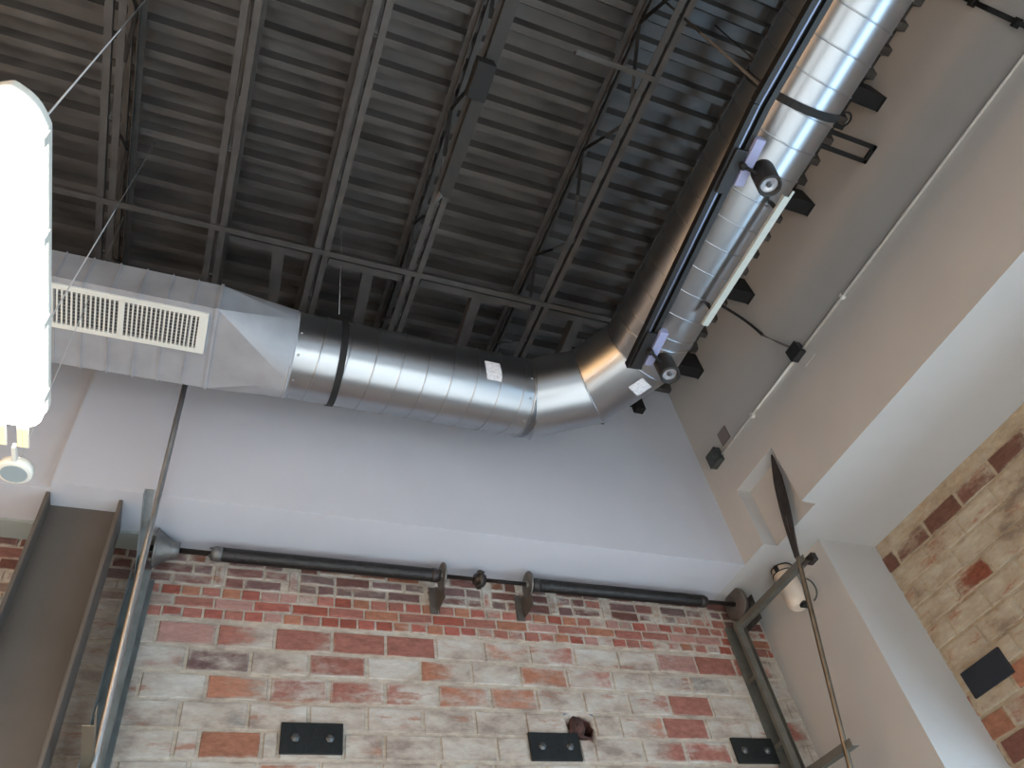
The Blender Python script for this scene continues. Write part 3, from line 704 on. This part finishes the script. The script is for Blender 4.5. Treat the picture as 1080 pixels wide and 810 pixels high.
# small end brackets
for x in (-.3, 3.84):
    bm = bm_(); box(bm, x-.004, x+.004, SY-.06, YB-.013, SZ-.14, SZ+.06); lathe(bm, (x-.015, SY, SZ), (1, 0, 0), [(0, .028), (.03, .028)], 14); obj('end_bracket', bm, M['cast_old'] if x > 0 else M['track'], t)

def trackside(s, X0, X1, lab, lab2, mt, mtube, xt, top, bot, tz, wtube):
    # vertical wall track: an angle against the bricks carrying a C-shaped track
    tt = thing('door_track', lab, 'door track', ((X0+X1)/2, 3.93, ZF), 'upright door tracks on the brick wall')
    xin = X1 if s < 0 else X0      # edge nearest the opening
    xo = X0 if s < 0 else X1
    bm = bm_(); box(bm, min(xo, xin), max(xo, xin), 3.984, 3.988, ZF, 2.74); box(bm, min(xo, xo-s*.004), max(xo, xo-s*.004), 3.88, 3.984, ZF, 2.74); obj('wall_angle', bm, mt, tt)
    bm = bm_(); c = (xin*.62+xo*.38)
    g = [(0, 0), (.052, 0), (.052, .018), (.049, .018), (.049, .003), (.003, .003), (.003, .028), (0, .028)]
    profile(bm, [(-s*(u-.026), w) for u, w in g], (c, 3.87, ZF), (c, 3.87, 2.72), up=(0, 1, 0)); obj('rail', bm, mt, tt)
    bm = bm_()
    z = -1.3
    while z < 2.7: box(bm, c-.02, c+.02, 3.90, 3.985, z, z+.03); z += .45
    obj('clip', bm, mt, tt)['kind'] = 'stuff'
    return tt
trackside(-1, -.335, -.21, 'grey galvanized upright door track on the brick, beside the brown column', '', M['track'], None, None, None, None, None, None)
trackside(1, 3.64, 3.75, 'greenish dull upright door track by the right brick corner', '', M['track_old'], None, None, None, None, None, None)
# inclined high-lift tracks standing off the wall
t = thing('inclined_track', 'shiny slim tube track leaning up past the duct, left of the springs', 'door track', (-.26, 3.4, 1.0))
def incl(bm, X, ya, za, yb, zb, z0, z1, r, wide_top=None):
    f = lambda z: ya + (yb-ya)*(z-za)/(zb-za)
    n = 12; pts = [(X, f(z0+(z1-z0)*k/n), z0+(z1-z0)*k/n) for k in range(n+1)]
    tube(bm, pts, r, 14); return f
bm = bm_(); fL = incl(bm, -.262, 3.75, 1.55, 3.29, 3.60, 1.0, 3.75, .0165); obj('tube', bm, M['tube'], t)
bm = bm_(); box(bm, -.315, -.271, 3.24, 3.97, 2.75, 2.755); box(bm, -.315, -.311, 3.24, 3.95, 2.71, 2.75); box(bm, -.271, -.25, fL(2.75)-.012, fL(2.75)+.012, 2.745, 2.755); obj('strut', bm, M['track_light'], t)
bm = bm_(); box(bm, -.315, -.271, 3.385, 3.97, 1.62, 1.625); box(bm, -.275, -.271, 3.30, 3.95, 1.625, 1.66); box(bm, -.271, -.25, fL(1.62)-.012, fL(1.62)+.012, 1.615, 1.625)
o = obj('strut', bm, M['tan'], t); o['label'] = 'tan L-shaped strut'
t = thing('inclined_track', 'tarnished tube track with a pointed flat tip, leaning out of the right wall niche', 'door track', (3.67, 3.3, 1.2))
f_ = lambda z: 3.449 + (2.868-3.449)*(z-1.55)/(3.456-1.55)
bm = bm_(); n = 14; z1 = 3.0
pts = []
for k in range(n+1):
    z = 1.2 + (z1-1.2)*k/n; pts.append((3.67+.012*sin(pi*k/n), f_(z)+.015*sin(pi*k/n), z))
tube(bm, pts, .0165, 14); obj('tube', bm, M['old_tube'], t)
bm = bm_(); prev = None         # flared flat blade above the tube, coming to a point
for k in range(9):
    u = k/8; z = 2.72+(3.448-2.72)*u; w = .020 + .022*sin(pi*min(1, u*1.25))**1 if u < .8 else .042*(1-u)/.2*.9+.002
    if u < .8: w = .018+.030*sin(pi*u/1.1)
    y = f_(z); th = .006
    ring = [bm.verts.new((3.662+dx, y+dy, z)) for dx, dy in ((-th, -w), (th, -w), (th, w), (-th, w))]
    if prev:
        for i in range(4): bm.faces.new((prev[i], prev[(i+1) % 4], ring[(i+1) % 4], ring[i]))
    else: bm.faces.new(ring)
    prev = ring
bm.faces.new(prev); obj('blade', bm, M['rod_steel'], t)
for zs, zz in ((2.68, 2.66), (1.62, 1.60)):
    bm = bm_(); y0 = f_(zs)-.06
    profile(bm, [(-.025, 0), (.025, 0), (.025, .004), (-.021, .004), (-.021, .045), (-.025, .045)], (3.69, y0, zz), (3.72, 3.95, zz+.03)); obj('strut', bm, M['track_old'], t)
bm = bm_(); box(bm, 3.70, 3.74, f_(2.68)-.10, f_(2.68)-.03, 2.645, 2.70); box(bm, 3.66, 3.70, f_(2.68)-.07, f_(2.68)-.01, 2.65, 2.66); obj('clamp', bm, M['rod_steel'], t, bevel=.003)
# white canister on the pier
t = thing('white_canister', 'white upright canister with dark clamp rings, fixed behind the leaning tube', 'pipe', (3.93, 3.5, 2.62))
bm = bm_(); lathe(bm, (3.93, 3.50, 2.62), (0, 0, 1), [(0, .05), (.02, .068), (.05, .075), (.27, .08), (.275, .075), (.325, .075)], 28); obj('body', bm, M['pvc'], t)
for zc, r in ((2.895, .081), (2.94, .077)):
    bm = bm_(); tube(bm, [(3.93+r*cos(2*pi*k/28), 3.50+r*sin(2*pi*k/28), zc) for k in range(29)], .004, 6); obj('clamp_ring', bm, M['black'], t)
for a in (200, 330):
    a = math.radians(a); bm = bm_(); p = Vector((3.93+.085*cos(a), 3.50+.085*sin(a), 2.915)); box(bm, p.x-.012, p.x+.012, p.y-.012, p.y+.012, p.z-.02, p.z+.02); obj('clamp_screw', bm, M['black'], t)
bm = bm_(); box(bm, 3.90, 3.96, 3.42, 3.47, 2.60, 2.625); obj('foot', bm, M['black'], t)
bm = bm_(); box(bm, 3.96, 4.011, 3.47, 3.53, 2.70, 2.76); obj('wall_mount', bm, M['black'], t)
bm = bm_(); tube(bm, bez([(3.95, 3.38, 2.78), (3.95, 3.30, 2.74), (3.98, 3.31, 2.62), (3.95, 3.38, 2.60)]), .006, 8); tag(obj('wire_loop', bm, M['box_old']), 'small grey loop of wire beside the white canister', 'wire')

# ------------------------------------------------------------------ brown column on the left
t = thing('steel_column', 'broad brown-grey steel column standing left of the brick wall', 'column', (-.62, 3.7, ZF))
bm = bm_(); box(bm, -.785, -.455, 3.69, 3.71, ZF, ZU-.003); obj('web', bm, M['column'], t)
for x0, x1 in ((-.805, -.785), (-.457, -.437)):
    bm = bm_(); box(bm, x0, x1, 3.58, 3.83, ZF, ZU-.003); obj('flange', bm, M['column'], t, bevel=.003)

# ------------------------------------------------------------------ iron plates on the brick
def anchor(x, z, lab):
    t = thing('anchor_plate', lab, 'iron plate', (x, YB-.012, z-.08), 'black bolted iron plates on the back wall')
    bm = bm_(); box(bm, x-.16, x+.16, YB-.026, YB-.009, z-.08, z+.08); obj('plate', bm, M['anchor'], t, bevel=.003)
    for dx in (-.085, .092):
        bm = bm_(); lathe(bm, (x+dx, YB-.026, z), (0, -1, 0), [(0, .024), (.003, .024), (.003, .016), (.014, .015), (.016, .01)], 6); obj('bolt', bm, M['bolt'], t)
    return t
a0 = anchor(.702, 1.868, 'black iron plate with two bolts, leftmost on the back brick wall')
dup(a0, (2.088-.702, 0, -.02), 'black iron plate with two bolts, right under the broken hole')
dup(a0, (3.497-.702, 0, -.022), 'black iron plate with two bolts, behind the right door track')
bm = bm_(); box(bm, XR-.026, XR-.009, 2.765, 3.085, 1.768, 1.93); tag(obj('anchor_plate', bm, M['anchor_blue'], bevel=.003), 'plain blue-black iron plate on the painted right brick wall', 'iron plate')
# rusty lump in the broken hole
bm = bm_(); lathe(bm, (2.27, YB+.03, 1.985), (.1, -1, -.1), [(0, .055), (.02, .06), (.035, .045), (.04, .02)], 10)
for v in bm.verts: v.co += Vector((rnd.uniform(-.008, .008), rnd.uniform(-.006, .006), rnd.uniform(-.01, .01)))
bar(bm, (2.20, YB-.004, 1.94), (2.36, YB+.02, 1.90), .03, .02)
tag(obj('rusty_stub', bm, M['rust']), 'rusty broken stub inside the hole in the brick wall', 'rusty metal')

# ------------------------------------------------------------------ lamps on the left
LX, LZ, LY0, LY1, LW = -.705, 2.2, 1.085, 2.335, .086
lamp = thing('tube_light', 'long glowing white sealed lamp with clipped rim', 'ceiling lamp', (LX, (LY0+LY1)/2, LZ))
def lamp_outline(g=0):
    w = LW+g; pts = []
    for k in range(9):      # pointed arch at the near end
        u = k/8; pts.append((LX + w*u, LY0-g + .10*(.42*u+.58*u**4)))
    r = .05
    for k in range(7):
        a = k/6*pi/2; pts.append((LX + w-r+r*cos(a), LY1+g-r+r*sin(a)))
    left = [(2*LX-x, y) for x, y in reversed(pts)]
    return pts + left[:-1]
def slab(bm, ol, z0, z1):
    a = [bm.verts.new((x, y, z0)) for x, y in ol]; b = [bm.verts.new((x, y, z1)) for x, y in ol]; n = len(ol)
    bm.faces.new(list(reversed(a))); bm.faces.new(b)
    for i in range(n): bm.faces.new((a[i], a[(i+1) % n], b[(i+1) % n], b[i]))
bm = bm_(); slab(bm, lamp_outline(), LZ, LZ+.065); obj('lens', bm, emis('lamp_glow', (255, 250, 240), 22), lamp, bevel=.012)
bm = bm_(); slab(bm, lamp_outline(.006), LZ+.066, LZ+.11); obj('housing', bm, M['lamp_body'], lamp, bevel=.008)
for y in (1.2, 1.53, 1.86, 2.2):
    for s in (-1, 1):
        bm = bm_(); x = LX+s*(LW+.007); box(bm, x-.005, x+.005, y-.016, y+.016, LZ+.01, LZ+.07); obj('clip', bm, M['lamp_body'], lamp, bevel=.002)
for p0, p1 in (((-.63, 1.165, 2.3), (-.753, 1.459, 4.77)), ((-.64, 1.958, 2.3), (-.703, 2.38, 4.77))):
    bm = bm_(); tube(bm, [p0, p1], .003, 6); obj('suspension_wire', bm, M['cable'], lamp)
bl = thing('blade_lamp', 'small lamp with lit yellowish LED blades above a pale round disc', 'lamp', (-.70, 2.6, 2.2))
EL = emis('led_glow', (255, 222, 150), 2.6)
for cx in (-.682, -.755):
    bm = bm_(); box(bm, cx-.02, cx+.02, 2.355, 2.46, 2.215, 2.225); o = obj('led_blade', bm, M['lamp_body'], bl, bevel=.003)
    bm = bm_()
    for i in range(5):
        for j in range(2): box(bm, cx-.015+j*.017, cx-.002+j*.017, 2.361+i*.019, 2.375+i*.019, 2.212, 2.215)
    obj('led', bm, EL, o)['kind'] = 'stuff'
bm = bm_(); lathe(bm, (-.712, 2.60, 2.205), (0, 0, 1), [(0, .040), (0, .056), (.004, .062), (.035, .062), (.036, .04)], 32); obj('disc', bm, M['lamp_body'], bl)
bm = bm_(); lathe(bm, (-.712, 2.60, 2.203), (0, 0, 1), [(0, .046), (.003, .046)], 28); obj('disc_lens', bm, M['plate_lens'], bl)
bm = bm_(); box(bm, -.72, -.705, 2.46, 2.56, 2.21, 2.235); obj('stem', bm, M['lamp_body'], bl, bevel=.002)
bm = bm_(); tube(bm, [(-.712, 2.60, 2.24), (-.75, 2.60, 4.18)], .003, 6); obj('suspension_wire', bm, M['cable'], bl)

# ------------------------------------------------------------------ light
sc = bpy.context.scene
w = bpy.data.worlds.new('world'); sc.world = w; w.use_nodes = True
w.node_tree.nodes['Background'].inputs[0].default_value = (.6, .7, .9, 1); w.node_tree.nodes['Background'].inputs[1].default_value = .3
def area(name, loc, size, rot, power, col):
    l = bpy.data.lights.new(name, 'AREA'); l.shape = 'RECTANGLE'; l.size, l.size_y = size; l.energy = power; l.color = col
    o = bpy.data.objects.new(name, l); C.objects.link(o); o.location = Vector(loc)+Vector((0, 0, H0)); o.rotation_euler = [math.radians(a) for a in rot]; return o
WARMCOL = (1, .86, .70)
area('daylight_outside_1', (-2.7, YF-.5, .5), (3.4, 3.4), (90, 0, 0), 50, (.80, .88, 1))
area('daylight_outside_2', (1.3, YF-.5, .5), (3.8, 3.4), (90, 0, 0), 55, (.80, .88, 1))
area('daylight_outside_3', (XR+.6, -.55, .1), (2.6, 7.4), (0, 90, 0), 500, (.55, .76, 1))
sun = bpy.data.lights.new('sun', 'SUN'); sun.energy = 60; sun.angle = .02; sun.color = (.93, .965, 1)
so = bpy.data.objects.new('sun', sun); C.objects.link(so); so.rotation_euler = Vector((-.12, -1, .40)).to_track_quat('Z', 'Y').to_euler()
area('added_warm_light', (-2.6, -2.2, 3.9), (1.2, .2), (0, 0, 0), 60, WARMCOL)  # added warm light high on the left, stands for no known lamp
area('added_warm_wash', (-3.6, 1.2, 2.0), (.4, 3.0), (0, 62, 0), 300, (1, .86, .70))  # added warm wash on the unseen left wall, for golden duct reflections

sc.view_settings.view_transform = 'Standard'; sc.view_settings.look = 'None'; sc.view_settings.gamma = 1
sc.view_settings.use_curve_mapping = False; sc.view_settings.exposure = -.12
for o in C.objects:
    if '_o' in o: del o['_o']
